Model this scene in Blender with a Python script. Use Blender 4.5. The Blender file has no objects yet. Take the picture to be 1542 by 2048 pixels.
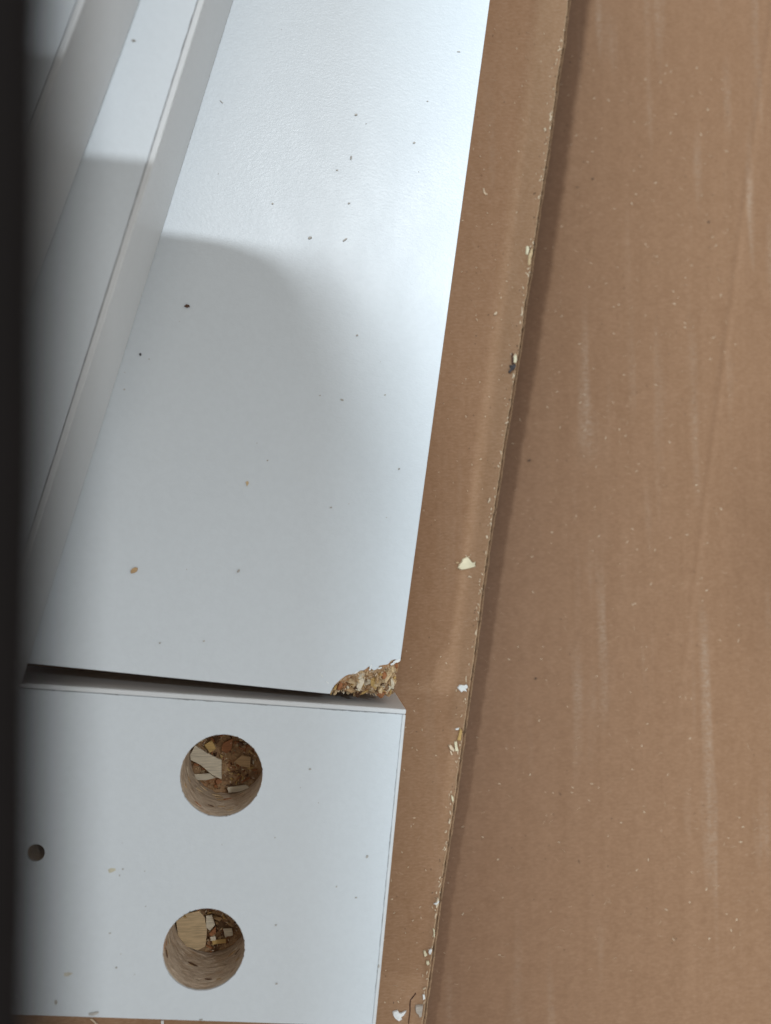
import bpy, bmesh, math, random
from mathutils import Vector, Matrix, noise

# ------------------------------------------------------------------ camera
SC = bpy.context.scene
COL = SC.collection
MM = 0.001
F = 1500.0                       # focal length in photo pixels (photo 1542 x 2048)
CX, CY = 771.0, 1024.0
NADIR = (600.0, 1090.0)          # picture point straight below the lens
CAMZ = 152.0                     # lens height in mm (panel tops lie at 16)

_down = Vector((NADIR[0] - CX, -(NADIR[1] - CY), -F)).normalized()
_zc = -_down                                             # world up seen from the camera
_yc = (Vector((0, 1, 0)) - _zc * _zc.y).normalized()     # world +y runs up the picture
_xc = _yc.cross(_zc)
R = Matrix((_xc, _yc, _zc))                              # camera -> world

def P(u, v, h=0.0):
    """point (mm) of the level plane z = h that shows at photo pixel u, v"""
    d = R @ Vector((u - CX, -(v - CY), -F))
    t = (CAMZ - h) / -d.z
    return Vector((d.x * t, d.y * t, h))

cam_d = bpy.data.cameras.new('camera')
cam = bpy.data.objects.new('camera', cam_d)
COL.objects.link(cam)
cam.matrix_world = Matrix.Translation((0, 0, CAMZ * MM)) @ R.to_4x4()
cam_d.sensor_fit = 'HORIZONTAL'
cam_d.sensor_width = 36.0
cam_d.lens = 36.0 * F / 1542.0
cam_d.clip_start = 0.001
cam_d.clip_end = 20.0
cam_d.dof.use_dof = True
cam_d.dof.focus_distance = 0.141
cam_d.dof.aperture_fstop = cam_d.lens / 3.0              # 3 mm opening
SC.camera = cam

# ------------------------------------------------------------------ world, lamps, exposure
W = bpy.data.worlds.new('World')
SC.world = W
W.use_nodes = True
bg = W.node_tree.nodes['Background']
bg.inputs[0].default_value = (1.0, 0.97, 0.915, 1)
bg.inputs[1].default_value = 0.64

def lamp(name, direction, dist, radius, power, color):
    d = bpy.data.lights.new(name, 'POINT')
    d.energy = power
    d.color = color
    d.shadow_soft_size = radius
    o = bpy.data.objects.new(name, d)
    COL.objects.link(o)
    o.location = Vector(direction).normalized() * dist
    return o

KEY = lamp('ceiling_lamp', (0.10, 0.36, 1.0), 3.0, 0.006, 154.0, (0.89, 0.955, 1.0))
lamp('side_lamp', (-1.0, 0.03, 1.15), 2.5, 0.26, 385.0, (0.74, 0.90, 1.0))
SPOT = lamp('added_spot', (0.50, 0.27, 1.0), 1.6, 0.04, 24.0, (0.88, 0.95, 1.0))  # added spot, its narrow cone shaped to brighten the drilled panel
SPOT.data.type = 'SPOT'
SPOT.data.spot_size = math.radians(8.2)
SPOT.data.spot_blend = 1.0
SPOT.rotation_euler = (Vector((-0.030, -0.070, 0.016)) - SPOT.location).to_track_quat('-Z', 'Y').to_euler()

SC.view_settings.view_transform = 'Standard'
SC.view_settings.look = 'None'
SC.view_settings.exposure = 0.0
SC.view_settings.gamma = 1.0

rnd = random.Random(7)

# ------------------------------------------------------------------ materials
def nodes(name):
    m = bpy.data.materials.new(name)
    m.use_nodes = True
    nt = m.node_tree
    b = nt.nodes['Principled BSDF']
    return m, nt, b

def N(nt, typ, **kw):
    n = nt.nodes.new(typ)
    for k, v in kw.items():
        if k.startswith('in_'):
            key = k[3:]
            key = int(key) if key.isdigit() else key.replace('_', ' ')
            n.inputs[key].default_value = v
        else:
            setattr(n, k, v)
    return n

def coords(nt, scale=(1, 1, 1), rotz=0.0):
    g = N(nt, 'ShaderNodeNewGeometry')
    mp = N(nt, 'ShaderNodeMapping')
    mp.inputs['Scale'].default_value = scale
    mp.inputs['Rotation'].default_value = (0, 0, rotz)
    nt.links.new(g.outputs['Position'], mp.inputs['Vector'])
    return mp.outputs['Vector']

def noise_tex(nt, vec, scale, detail=3.0, rough=0.55):
    n = N(nt, 'ShaderNodeTexNoise')
    n.inputs['Scale'].default_value = scale
    n.inputs['Detail'].default_value = detail
    n.inputs['Roughness'].default_value = rough
    nt.links.new(vec, n.inputs['Vector'])
    return n.outputs['Fac']

def ramp(nt, fac, stops):
    r = N(nt, 'ShaderNodeValToRGB')
    e = r.color_ramp.elements
    e[0].position, e[0].color = stops[0][0], (*stops[0][1], 1)
    e[1].position, e[1].color = stops[1][0], (*stops[1][1], 1)
    for p, c in stops[2:]:
        x = e.new(p)
        x.color = (*c, 1)
    nt.links.new(fac, r.inputs['Fac'])
    return r.outputs['Color']

def mix(nt, fac, a, b, blend='MIX'):
    m = N(nt, 'ShaderNodeMix', data_type='RGBA', blend_type=blend)
    for sock, val in ((m.inputs[0], fac), (m.inputs[6], a), (m.inputs[7], b)):
        if isinstance(val, (int, float)):
            sock.default_value = val
        elif isinstance(val, tuple):
            sock.default_value = (*val, 1)
        else:
            nt.links.new(val, sock)
    return m.outputs[2]

def bump(nt, b, height, strength, dist, prev=None):
    n = N(nt, 'ShaderNodeBump')
    n.inputs['Strength'].default_value = strength
    n.inputs['Distance'].default_value = dist
    nt.links.new(height, n.inputs['Height'])
    if prev:
        nt.links.new(prev, n.inputs['Normal'])
    nt.links.new(n.outputs['Normal'], b.inputs['Normal'])
    return n.outputs['Normal']

def melamine(name, col, rough=0.37):
    m, nt, b = nodes(name)
    v = coords(nt)
    big = noise_tex(nt, v, 28, 3)
    c = ramp(nt, big, [(0.3, tuple(x * 0.965 for x in col)), (0.7, col)])
    fine = noise_tex(nt, v, 900, 2)
    c = mix(nt, 0.35, c, ramp(nt, fine, [(0.35, tuple(x * 0.93 for x in col)), (0.65, col)]))
    nt.links.new(c, b.inputs['Base Color'])
    rv = noise_tex(nt, coords(nt, (1.0, 0.5, 1.0), 0.4), 70, 4, 0.7)
    rr_ = N(nt, 'ShaderNodeMapRange')
    rr_.inputs['From Min'].default_value = 0.3
    rr_.inputs['From Max'].default_value = 0.7
    rr_.inputs['To Min'].default_value = rough - 0.05
    rr_.inputs['To Max'].default_value = rough + 0.05
    nt.links.new(rv, rr_.inputs['Value'])
    nt.links.new(rr_.outputs['Result'], b.inputs['Roughness'])
    b.inputs['Specular IOR Level'].default_value = 0.55
    vs = coords(nt, (1.0, 1.5, 1.0), 0.3)
    n1 = noise_tex(nt, vs, 1600, 3, 0.65)
    bump(nt, b, n1, 0.36, 0.00012)
    return m

M_MEL = melamine('white_melamine', (0.602, 0.650, 0.692))
M_BAND = melamine('white_edge_band', (0.61, 0.63, 0.645), 0.42)

def plain(name, col, rough=0.8, var=0.25, scale=1500):
    m, nt, b = nodes(name)
    v = coords(nt)
    n = noise_tex(nt, v, scale, 3)
    c = ramp(nt, n, [(0.3, tuple(x * (1 - var) for x in col)), (0.7, tuple(min(1, x * (1 + var * 0.5)) for x in col))])
    nt.links.new(c, b.inputs['Base Color'])
    b.inputs['Roughness'].default_value = rough
    bump(nt, b, n, 0.3, 0.00015)
    return m

M_DARK = plain('dark_cover_plastic', (0.005, 0.0032, 0.0026), 0.9)
M_DARK.node_tree.nodes['Principled BSDF'].inputs['Specular IOR Level'].default_value = 0.1
M_GLUE = plain('grey_glue_line', (0.16, 0.16, 0.17), 0.7, 0.6, 400)
M_GLUE_PALE = plain('pale_glue_line', (0.42, 0.44, 0.46), 0.7, 0.6, 400)
M_DIRT = plain('dark_dirt', (0.10, 0.055, 0.032), 0.8)
M_DUST = plain('pale_sawdust', (0.62, 0.50, 0.36), 0.8)
M_PAINT = plain('white_coating', (0.74, 0.76, 0.76), 0.5, 0.1)
M_CREAM = plain('cream_wood', (0.68, 0.62, 0.44), 0.75, 0.12, 700)
M_FLOOR = plain('dark_floor', (0.12, 0.09, 0.08), 0.7, 0.3, 60)
M_BARK = plain('grey_bark', (0.045, 0.04, 0.045), 0.6, 0.5)
M_FIBRE = plain('brown_fibre', (0.085, 0.035, 0.018), 0.7, 0.4)

def wood(name, col):
    m, nt, b = nodes(name)
    t = N(nt, 'ShaderNodeTexCoord')
    mp = N(nt, 'ShaderNodeMapping')
    mp.inputs['Scale'].default_value = (400, 5200, 2000)
    nt.links.new(t.outputs['Object'], mp.inputs['Vector'])
    n = noise_tex(nt, mp.outputs['Vector'], 1.0, 3)
    c = ramp(nt, n, [(0.32, tuple(x * 0.68 for x in col)), (0.6, col)])
    nt.links.new(c, b.inputs['Base Color'])
    b.inputs['Roughness'].default_value = 0.7
    bump(nt, b, n, 0.5, 0.0001)
    return m

FLAKE_MATS = [wood('flake_pale', (0.62, 0.46, 0.27)), wood('flake_tan', (0.50, 0.33, 0.17)),
              wood('flake_honey', (0.55, 0.36, 0.13)), wood('flake_rust', (0.36, 0.145, 0.055)),
              wood('flake_white', (0.68, 0.60, 0.46)), wood('flake_dark', (0.11, 0.05, 0.022))]

def particle(name, cols, ring=False):
    m, nt, b = nodes(name)
    v = coords(nt, (1.0, 1.0, 2.6) if ring else (1, 1, 1))
    n1 = noise_tex(nt, v, 420, 4, 0.7)
    vo = N(nt, 'ShaderNodeTexVoronoi')
    vo.inputs['Scale'].default_value = 560
    nt.links.new(v, vo.inputs['Vector'])
    a = ramp(nt, n1, [(0.25, cols[0]), (0.40, cols[1]), (0.58, cols[2]), (0.76, cols[3])])
    sep = N(nt, 'ShaderNodeSeparateColor')
    nt.links.new(vo.outputs['Color'], sep.inputs['Color'])
    bcol = ramp(nt, sep.outputs[0], [(0.05, cols[0]), (0.35, cols[1]), (0.75, cols[2]), (0.95, cols[4])])
    nt.links.new(mix(nt, 0.30 if ring else 0.5, a, bcol), b.inputs['Base Color'])
    b.inputs['Roughness'].default_value = 0.78
    bump(nt, b, n1, 0.8, 0.0006)
    return m

M_CORE = particle('particle_core', [(0.09, 0.04, 0.018), (0.34, 0.205, 0.105), (0.47, 0.31, 0.17), (0.62, 0.47, 0.30), (0.42, 0.19, 0.08)])
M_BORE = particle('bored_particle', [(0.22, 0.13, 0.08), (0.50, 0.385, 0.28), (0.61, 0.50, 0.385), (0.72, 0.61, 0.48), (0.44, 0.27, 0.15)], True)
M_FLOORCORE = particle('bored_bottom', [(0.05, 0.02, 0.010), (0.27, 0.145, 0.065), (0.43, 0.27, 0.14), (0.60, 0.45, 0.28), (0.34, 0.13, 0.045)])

def cardboard(name, streak_amt, axis_rot, spec, rough, tint=(1.03, 1.10, 1.16)):
    m, nt, b = nodes(name)
    base = (0.210, 0.101, 0.046)
    v = coords(nt)
    big = noise_tex(nt, v, 22, 3)
    c = ramp(nt, big, [(0.3, (0.195, 0.089, 0.040)), (0.7, (0.222, 0.110, 0.053))])
    # fibre mottling, finer across the sheet
    vf = coords(nt, (0.35, 1.0, 1.0), axis_rot)
    fib = noise_tex(nt, vf, 2600, 3, 0.7)
    c = mix(nt, 0.72, c, ramp(nt, fib, [(0.33, (0.164, 0.073, 0.032)), (0.5, base), (0.68, (0.264, 0.142, 0.078))]))
    med = noise_tex(nt, v, 330, 4, 0.7)
    c = mix(nt, 0.30, c, ramp(nt, med, [(0.35, (0.177, 0.083, 0.038)), (0.65, (0.246, 0.125, 0.065))]))
    # flute bands printed through the liner
    band = noise_tex(nt, coords(nt, (1.0, 0.035, 1.0), axis_rot), 420, 3, 0.6)
    c = mix(nt, 0.17, c, ramp(nt, band, [(0.3, (0.184, 0.085, 0.041)), (0.7, (0.251, 0.128, 0.070))]))
    # pale scuffs along the flutes, broken up by the fibres
    st = noise_tex(nt, coords(nt, (1.0, 0.06, 1.0), axis_rot), 210, 2, 0.5)
    bk = noise_tex(nt, coords(nt, (1, 0.45, 1)), 45, 2)
    thr = noise_tex(nt, coords(nt, (0.6, 1.2, 1.0), axis_rot + 0.1), 1500, 4, 0.8)
    m1 = N(nt, 'ShaderNodeMath', operation='MULTIPLY')
    r1 = ramp(nt, st, [(0.58, (0, 0, 0)), (0.78, (1, 1, 1))])
    r2 = ramp(nt, bk, [(0.47, (0, 0, 0)), (0.62, (1, 1, 1))])
    nt.links.new(r1, m1.inputs[0]); nt.links.new(r2, m1.inputs[1])
    m2 = N(nt, 'ShaderNodeMath', operation='MULTIPLY')
    nt.links.new(m1.outputs[0], m2.inputs[0])
    r3 = ramp(nt, thr, [(0.40, (0.05, 0.05, 0.05)), (0.66, (1, 1, 1))])
    nt.links.new(r3, m2.inputs[1])
    m3 = N(nt, 'ShaderNodeMath', operation='MULTIPLY')
    nt.links.new(m2.outputs[0], m3.inputs[0]); m3.inputs[1].default_value = streak_amt
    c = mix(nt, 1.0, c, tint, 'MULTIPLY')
    c = mix(nt, m3.outputs[0], c, (0.36, 0.27, 0.20))
    nt.links.new(c, b.inputs['Base Color'])
    b.inputs['Roughness'].default_value = rough
    b.inputs['Specular IOR Level'].default_value = spec
    n0 = bump(nt, b, fib, 0.35, 0.00010)
    n1 = bump(nt, b, band, 0.10, 0.0006, n0)
    wide = noise_tex(nt, coords(nt, (1.0, 0.12, 1.0), axis_rot), 110, 2)
    bump(nt, b, wide, 0.2, 0.0008, n1)
    return m

M_CARD = cardboard('cardboard_liner', 1.0, -0.12, 0.55, 0.52)
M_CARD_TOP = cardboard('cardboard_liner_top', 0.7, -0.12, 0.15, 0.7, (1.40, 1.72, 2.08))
M_FLUTE = plain('cardboard_flute', (0.17, 0.098, 0.052), 0.85, 0.4, 900)
M_TORN = plain('torn_liner_edge', (0.43, 0.29, 0.175), 0.85, 0.35, 1400)

# ------------------------------------------------------------------ object helpers
def root(name, label, cat, loc, group=None):
    o = bpy.data.objects.new(name, None)
    COL.objects.link(o)
    o.location = Vector(loc) * MM
    o.empty_display_size = 0.005
    o['label'] = label
    o['category'] = cat
    if group:
        o['group'] = group
    return o

def origin(o):
    v = Vector((0, 0, 0))
    while o:
        v += o.location
        o = o.parent
    return v

def mesh(name, verts, faces, mat, parent=None, smooth=False):
    """verts in mm, world; linked under its thing"""
    me = bpy.data.meshes.new(name)
    off = origin(parent) if parent else Vector((0, 0, 0))
    me.from_pydata([tuple(Vector(v) * MM - off) for v in verts], [], faces)
    bm = bmesh.new()
    bm.from_mesh(me)
    bmesh.ops.recalc_face_normals(bm, faces=bm.faces)
    bm.to_mesh(me)
    bm.free()
    for mt in (mat if isinstance(mat, (list, tuple)) else [mat]):
        me.materials.append(mt)
    if smooth:
        for p in me.polygons:
            p.use_smooth = True
    o = bpy.data.objects.new(name, me)
    COL.objects.link(o)
    if parent:
        o.parent = parent
    return o

def prism(poly, z0, z1):
    n = len(poly)
    v = [(p[0], p[1], z0) for p in poly] + [(p[0], p[1], z1) for p in poly]
    f = [list(range(n))[::-1], list(range(n, 2 * n))]
    f += [[i, (i + 1) % n, n + (i + 1) % n, n + i] for i in range(n)]
    return v, f

def bevel(o, w, seg=2):
    m = o.modifiers.new('soft_edge', 'BEVEL')
    m.width = w * MM
    m.segments = seg
    m.limit_method = 'ANGLE'
    return o

def lerp(a, b, t):
    return a + (b - a) * t

def glue_dashes(a, b, z, w, gaps, seed, parent, thin=0.02):
    """broken dirty glue line between laminate and edge band, a hair above the face"""
    r = random.Random(seed)
    a, b = Vector(a), Vector(b)
    L = (b - a).length
    d = (b - a).normalized()
    n = Vector((-d.y, d.x, 0))
    v, f = [], []
    s = 0.0
    while s < L:
        seg = r.uniform(1.0, 5.0)
        if r.random() > gaps:
            k = max(2, int(seg / 0.5))
            prev = None
            for i in range(k + 1):
                t = min(s + seg * i / k, L)
                ww = w * r.uniform(0.25, 1.0) * (0.3 if i in (0, k) else 1)
                c = a + d * t + n * r.uniform(-0.04, 0.04)
                i0 = len(v)
                v += [(c.x - n.x * ww / 2, c.y - n.y * ww / 2, z + thin), (c.x + n.x * ww / 2, c.y + n.y * ww / 2, z + thin)]
                if prev is not None:
                    f.append([prev, i0, i0 + 1, prev + 1])
                prev = i0
        s += seg + r.uniform(0.0, 1.2)
    return mesh('glue_line', v, f, M_GLUE, parent)

def glue_line(a, b, z, w, seed, parent):
    d = (b - a).normalized()
    n = Vector((-d.y, d.x, 0))
    L = (b - a).length
    k = int(L / 0.4)
    v, f = [], []
    for i in range(k + 1):
        c = lerp(a, b, i / k)
        s = L * i / k
        ww = w * (0.75 + 0.7 * noise.noise(Vector((s * 0.5, seed, 0))) + 0.5 * noise.noise(Vector((s * 0.06, seed + 5, 0))))
        ww *= max(0.15, min(1.0, (c.y + 5) / 45.0))
        ww = max(0.015, ww)
        o_ = 0.05 * noise.noise(Vector((s * 0.3, seed + 2, 0)))
        v += [(c.x + n.x * (o_ - ww / 2), c.y + n.y * (o_ - ww / 2), z + 0.03), (c.x + n.x * (o_ + ww / 2), c.y + n.y * (o_ + ww / 2), z + 0.03)]
        if i:
            f.append([2 * i - 2, 2 * i, 2 * i + 1, 2 * i - 1])
    return mesh('glue_line', v, f, M_GLUE, parent)

def inter(a, b, c, d):
    """crossing of lines ab and cd in plan"""
    x1, y1, x2, y2, x3, y3, x4, y4 = a.x, a.y, b.x, b.y, c.x, c.y, d.x, d.y
    den = (x1 - x2) * (y3 - y4) - (y1 - y2) * (x3 - x4)
    pa, pb = x1 * y2 - y1 * x2, x3 * y4 - y3 * x4
    return Vector(((pa * (x3 - x4) - (x1 - x2) * pb) / den, (pa * (y3 - y4) - (y1 - y2) * pb) / den, a.z))

def inset_line(a, b, w):
    """line moved to its left by w"""
    d = (b - a).normalized()
    n = Vector((-d.y, d.x, 0)) * w
    return a + n, b + n

# flake meshes, shared between alike pieces
FLAKE_MESH = []
for k in range(10):
    r = random.Random(100 + k)
    L, Wd, T = 1.0, r.uniform(0.28, 0.6), r.uniform(0.07, 0.13)
    top = []
    n = r.randint(5, 7)
    for i in range(n):
        a = 2 * math.pi * i / n + r.uniform(-0.3, 0.3)
        top.append((math.copysign(abs(math.cos(a)) ** 0.6, math.cos(a)) * L / 2 * r.uniform(0.8, 1.1), math.copysign(abs(math.sin(a)) ** 0.6, math.sin(a)) * Wd / 2 * r.uniform(0.75, 1.1)))
    v = [(x, y, -T / 2 + r.uniform(-0.03, 0.03)) for x, y in top] + [(x * 0.95, y * 0.93, T / 2 + r.uniform(-0.06, 0.06)) for x, y in top]
    f = [list(range(n))[::-1], list(range(n, 2 * n))] + [[i, (i + 1) % n, n + (i + 1) % n, n + i] for i in range(n)]
    for mi, mt in enumerate(FLAKE_MATS):
        me = bpy.data.meshes.new('wood_flake')
        me.from_pydata([(x * MM, y * MM, z * MM) for x, y, z in v], [], f)
        me.materials.append(mt)
        FLAKE_MESH.append((mi, me))

def flake(name, loc, size, rot, mi, parent, r, sy=1.0, sz=1.0):
    me = r.choice([m for i, m in FLAKE_MESH if i == mi])
    o = bpy.data.objects.new(name, me)
    COL.objects.link(o)
    o.parent = parent
    o.location = Vector(loc) * MM - (origin(parent) if parent else Vector((0, 0, 0)))
    o.rotation_euler = rot
    o.scale = (size, size * sy, size * sz)
    return o

# ------------------------------------------------------------------ the floor under everything
mesh('floor', [(-900, -900, -17), (900, -900, -17), (900, 900, -17), (-900, 900, -17)], [[0, 1, 2, 3]], M_FLOOR)['kind'] = 'structure'

# ------------------------------------------------------------------ lower cardboard sheet (right)
def crease_x(y):
    a, b = P(1540, 100, -7.5), P(1375, 1250, -7.5)
    return a.x + (b.x - a.x) * (y - a.y) / (b.y - a.y)

def base_z(x, y):
    z = -5.6 + 0.05 * math.sin((x - 0.12 * y) * 2 * math.pi / 7.3) * 0.6
    z += 0.22 * noise.noise(Vector((x * 0.02, y * 0.012, 3.1)))
    dx = x - crease_x(y)
    fade = max(0.0, min(1.0, (y + 55) / 60.0))
    z -= 0.30 * fade * math.exp(-(dx / 0.48) ** 2)
    z -= 3.2 * max(0.0, min(1.0, (y + 75) / 150.0))            # sags away from the flap towards the top
    return z

rt = root('cardboard_sheet', 'large flat brown cardboard sheet with a long crease, right of the overlapping cut edge', 'cardboard', (60, 0, -11.5))
xs = [-170 + 2.2 * i for i in range(int(400 / 2.2))]
xs = [-170 + 5 * i for i in range(38)] + [20 + 0.45 * i for i in range(220)] + [119 + 5 * i for i in range(22)]
ys = [-150 + 3.2 * j for j in range(110)]
v, f = [], []
for y in ys:
    for x in xs:
        v.append((x, y, base_z(x, y)))
nx = len(xs)
for j in range(len(ys) - 1):
    for i in range(nx - 1):
        f.append([j * nx + i, j * nx + i + 1, (j + 1) * nx + i + 1, (j + 1) * nx + i])
o = mesh('liner', v, f, M_CARD, rt, True)
v, f = prism([(-170, -150), (225, -150), (225, 195), (-170, 195)], -13.0, -10.5)
mesh('flute_layer', v, f, M_FLUTE, rt)

# ------------------------------------------------------------------ upper cardboard sheet (left) with its cut edge
EDGE = [(1160, -140), (1150, -70), (1140, 0), (1131, 80), (1119, 150), (1109, 230), (1098, 310), (1087, 380), (1071, 490), (1063, 550), (1054, 600),
        (1048, 655), (1040, 710), (1030, 770), (1023, 820), (1011, 890), (1003, 950), (993, 1010), (985, 1060), (978, 1110), (968, 1182),
        (961, 1240), (953, 1305), (945, 1360), (936, 1426), (927, 1490), (918, 1560), (909, 1625), (899, 1690), (888, 1760), (875, 1850),
        (868, 1910), (862, 1955), (849, 2048), (840, 2110), (830, 2190)]
edge_mm = [P(u, w, 0.0) for u, w in EDGE]

def edge_curve(step, jitter, seed, offset):
    """the cut edge resampled, with a ragged outline of its own"""
    pts = []
    for a, b in zip(edge_mm, edge_mm[1:]):
        n = max(1, int((b - a).length / step))
        for i in range(n):
            pts.append(lerp(a, b, i / n))
    pts.append(edge_mm[-1])
    out = []
    for i, p in enumerate(pts):
        s = p.y
        j = jitter * (noise.noise(Vector((s * 0.35, seed, 0))) + 0.7 * noise.noise(Vector((s * 1.3, seed + 9, 0))) + 0.35 * noise.noise(Vector((s * 4.0, seed + 4, 0))))
        out.append(Vector((p.x + offset + j, p.y, 0)))
    return out

LIFT = lambda y: 0.0
ut = root('cardboard_flap', 'brown cardboard flap with a ragged corrugated cut edge, lying under the white panels', 'cardboard', (0, 0, -3.2))
def sheet_strip(name, zt, zb, jitter, seed, offset, mat, mat_edge, step=0.45):
    c = edge_curve(step, jitter, seed, offset)
    inner = 26
    v, f, mi = [], [], []
    n = len(c)
    wid = [0, 0.22, 1.0, 3, 7, 13, 22, 60, 190]
    for k, w in enumerate(wid):
        for p in c:
            z = zt + (0.06 * noise.noise(Vector(((p.x - w) * 0.03, p.y * 0.02, 1))) if w > 2 else 0)
            if k == 0:
                z -= min(0.12, (zt - zb) * 0.3)
            v.append((p.x - w, p.y, z))
    for k in range(len(wid) - 1):
        for i in range(n - 1):
            f.append([k * n + i, k * n + i + 1, (k + 1) * n + i + 1, (k + 1) * n + i])
            mi.append(1 if k == 0 else 0)
    b0 = len(v)
    for p in c:
        v.append((p.x, p.y, zb))
    for i in range(n - 1):
        f.append([i, i + 1, b0 + i + 1, b0 + i])
        mi.append(1)
    o = mesh(name, v, f, [mat, mat_edge], ut, False)
    for p, m_ in zip(o.data.polygons, mi):
        p.material_index = m_
    return o
sheet_strip('top_liner', 0.0, -0.32, 0.16, 1.0, -0.35, M_CARD_TOP, M_TORN)
sheet_strip('bottom_liner', -2.35, -2.75, 0.16, 22.0, 0.82, M_CARD_TOP, M_TORN)
# the wavy fluting between the two liners
c = edge_curve(0.22, 0.16, 41.0, 0.12)
v, f = [], []
for i, p in enumerate(c):
    zz = -1.33 + 0.95 * math.sin(p.y * 2 * math.pi / 5.6)
    for w in (0.0, 6.0):
        v.append((p.x - w, p.y, zz + 0.12))
        v.append((p.x - w, p.y, zz - 0.12))
for i in range(len(c) - 1):
    a, b = i * 4, i * 4 + 4
    f += [[a, b, b + 2, a + 2], [a + 1, a + 3, b + 3, b + 1], [a, a + 1, b + 1, b]]
mesh('fluting', v, f, M_FLUTE, ut)

# ------------------------------------------------------------------ upper white panel with the broken corner
ZT = 16.0
A0, A1 = P(980, 0, ZT), P(800, 1330, ZT)                 # its right edge
B0, B1 = P(60, 1327, ZT), P(660, 1388, ZT)               # its lower edge
corner = inter(A0, A1, B0, B1)
up = root('white_panel', 'large white melamine panel with a broken corner showing wood particles, lying above the drilled panel', 'panel', (corner.x - 40, corner.y + 60, 0))
chip_px = [(660, 1388), (664, 1379), (669, 1371), (676, 1364), (684, 1357), (691, 1352), (698, 1349), (706, 1349), (713, 1347), (718, 1343), (721, 1341),
           (727, 1341), (732, 1338), (738, 1333), (741, 1337), (748, 1341), (755, 1338), (760, 1331), (768, 1330), (776, 1329), (782, 1322), (790, 1319), (800.8, 1322)]
chip = [P(u, w, ZT) for u, w in chip_px]
dirA = (A0 - A1).normalized()
dirB = (B0 - B1).normalized()
topR = A1 + dirA * 190
botL = B1 + dirB * 150
outline = [botL] + chip + [topR, Vector((topR.x - 190, topR.y, ZT)), ]
# laminate slab
bm = bmesh.new()
def bmface(bm, pts, z):
    return [bm.verts.new((p.x, p.y, z)) for p in pts]
v, f = prism([(p.x, p.y) for p in outline], ZT - 0.35, ZT)
bevel(mesh('laminate', v, f, M_MEL, up), 0.08, 1)
# particle core below the laminate, without the corner
core_out = [botL] + [chip[0]] + [p + Vector((0.02 * i, 0, 0)) * 0 for i, p in enumerate(chip[1:-1])] + [chip[-1], topR, Vector((topR.x - 190, topR.y, ZT))]
v, f = prism([(p.x, p.y) for p in core_out], 0.05, ZT - 0.36)
mesh('core', v, f, M_CORE, up)
# broken corner: a rough slope of loose particles
rows = 14
outer = []
nb = len(chip)
for i in range(nb):
    t = i / (nb - 1)
    if t < 0.62:
        outer.append(lerp(B1, corner, t / 0.62))
    else:
        outer.append(lerp(corner, chip[-1], (t - 0.62) / 0.38))
v, f = [], []
fine = 3
ins, outs = [], []
for i in range(nb - 1):
    for k in range(fine):
        ins.append(lerp(chip[i], chip[i + 1], k / fine))
        outs.append(lerp(outer[i], outer[i + 1], k / fine))
ins.append(chip[-1]); outs.append(outer[-1])
def rough_z(x, y, t):
    z = ZT - 0.25 - 3.6 * t ** 0.8
    z += 1.1 * noise.noise(Vector((x * 0.7, y * 0.7, 5.0))) * min(1, t * 4)
    z += 0.8 * noise.noise(Vector((x * 1.9, y * 1.9, 2.0))) * min(1, t * 4)
    return min(z, ZT - 0.2)
for r_ in range(rows + 1):
    t = r_ / rows
    for a, b in zip(ins, outs):
        p = lerp(a, b, t)
        e = Vector((noise.noise(Vector((p.x, p.y, 8))), noise.noise(Vector((p.x, p.y, 11))), 0)) * 0.35 * (t if t > 0.3 else 0)
        p = p + e
        v.append((p.x, p.y, rough_z(p.x, p.y, t)))
m_ = len(ins)
for r_ in range(rows):
    for i in range(m_ - 1):
        f.append([r_ * m_ + i, r_ * m_ + i + 1, (r_ + 1) * m_ + i + 1, (r_ + 1) * m_ + i])
b0 = len(v)
for i in range(m_):
    p = v[rows * m_ + i]
    v.append((p[0] - 0.8, p[1] + 1.2, 0.1))
for i in range(m_ - 1):
    f.append([rows * m_ + i, rows * m_ + i + 1, b0 + i + 1, b0 + i])
broken = mesh('broken_core', v, f, M_CORE, up)
r = random.Random(31)
for k in range(105):
    i = r.uniform(0.5, m_ - 1.5)
    t = r.random() ** 0.7
    ii = int(i)
    p = lerp(lerp(ins[ii], ins[ii + 1], i - ii), lerp(outs[ii], outs[ii + 1], i - ii), t * 0.97)
    z = rough_z(p.x, p.y, t) + r.uniform(-0.2, 0.2)
    mi = r.choices([0, 1, 2, 3, 4, 5], [38, 26, 8, 6, 20, 4])[0]
    s = (r.uniform(0.8, 1.5) if k % 2 else r.uniform(1.5, 2.9)) * (1.0 if t > 0.15 else 0.6)
    flake('wood_flake', (p.x, p.y, z), s, (r.gauss(0, 0.5), r.gauss(0, 0.5), r.choice([r.uniform(0, 6.28), r.gauss(1.2, 0.4)])), mi, broken, r, r.uniform(0.6, 1.2), 1.5 if k % 2 else 2.6)
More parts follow.
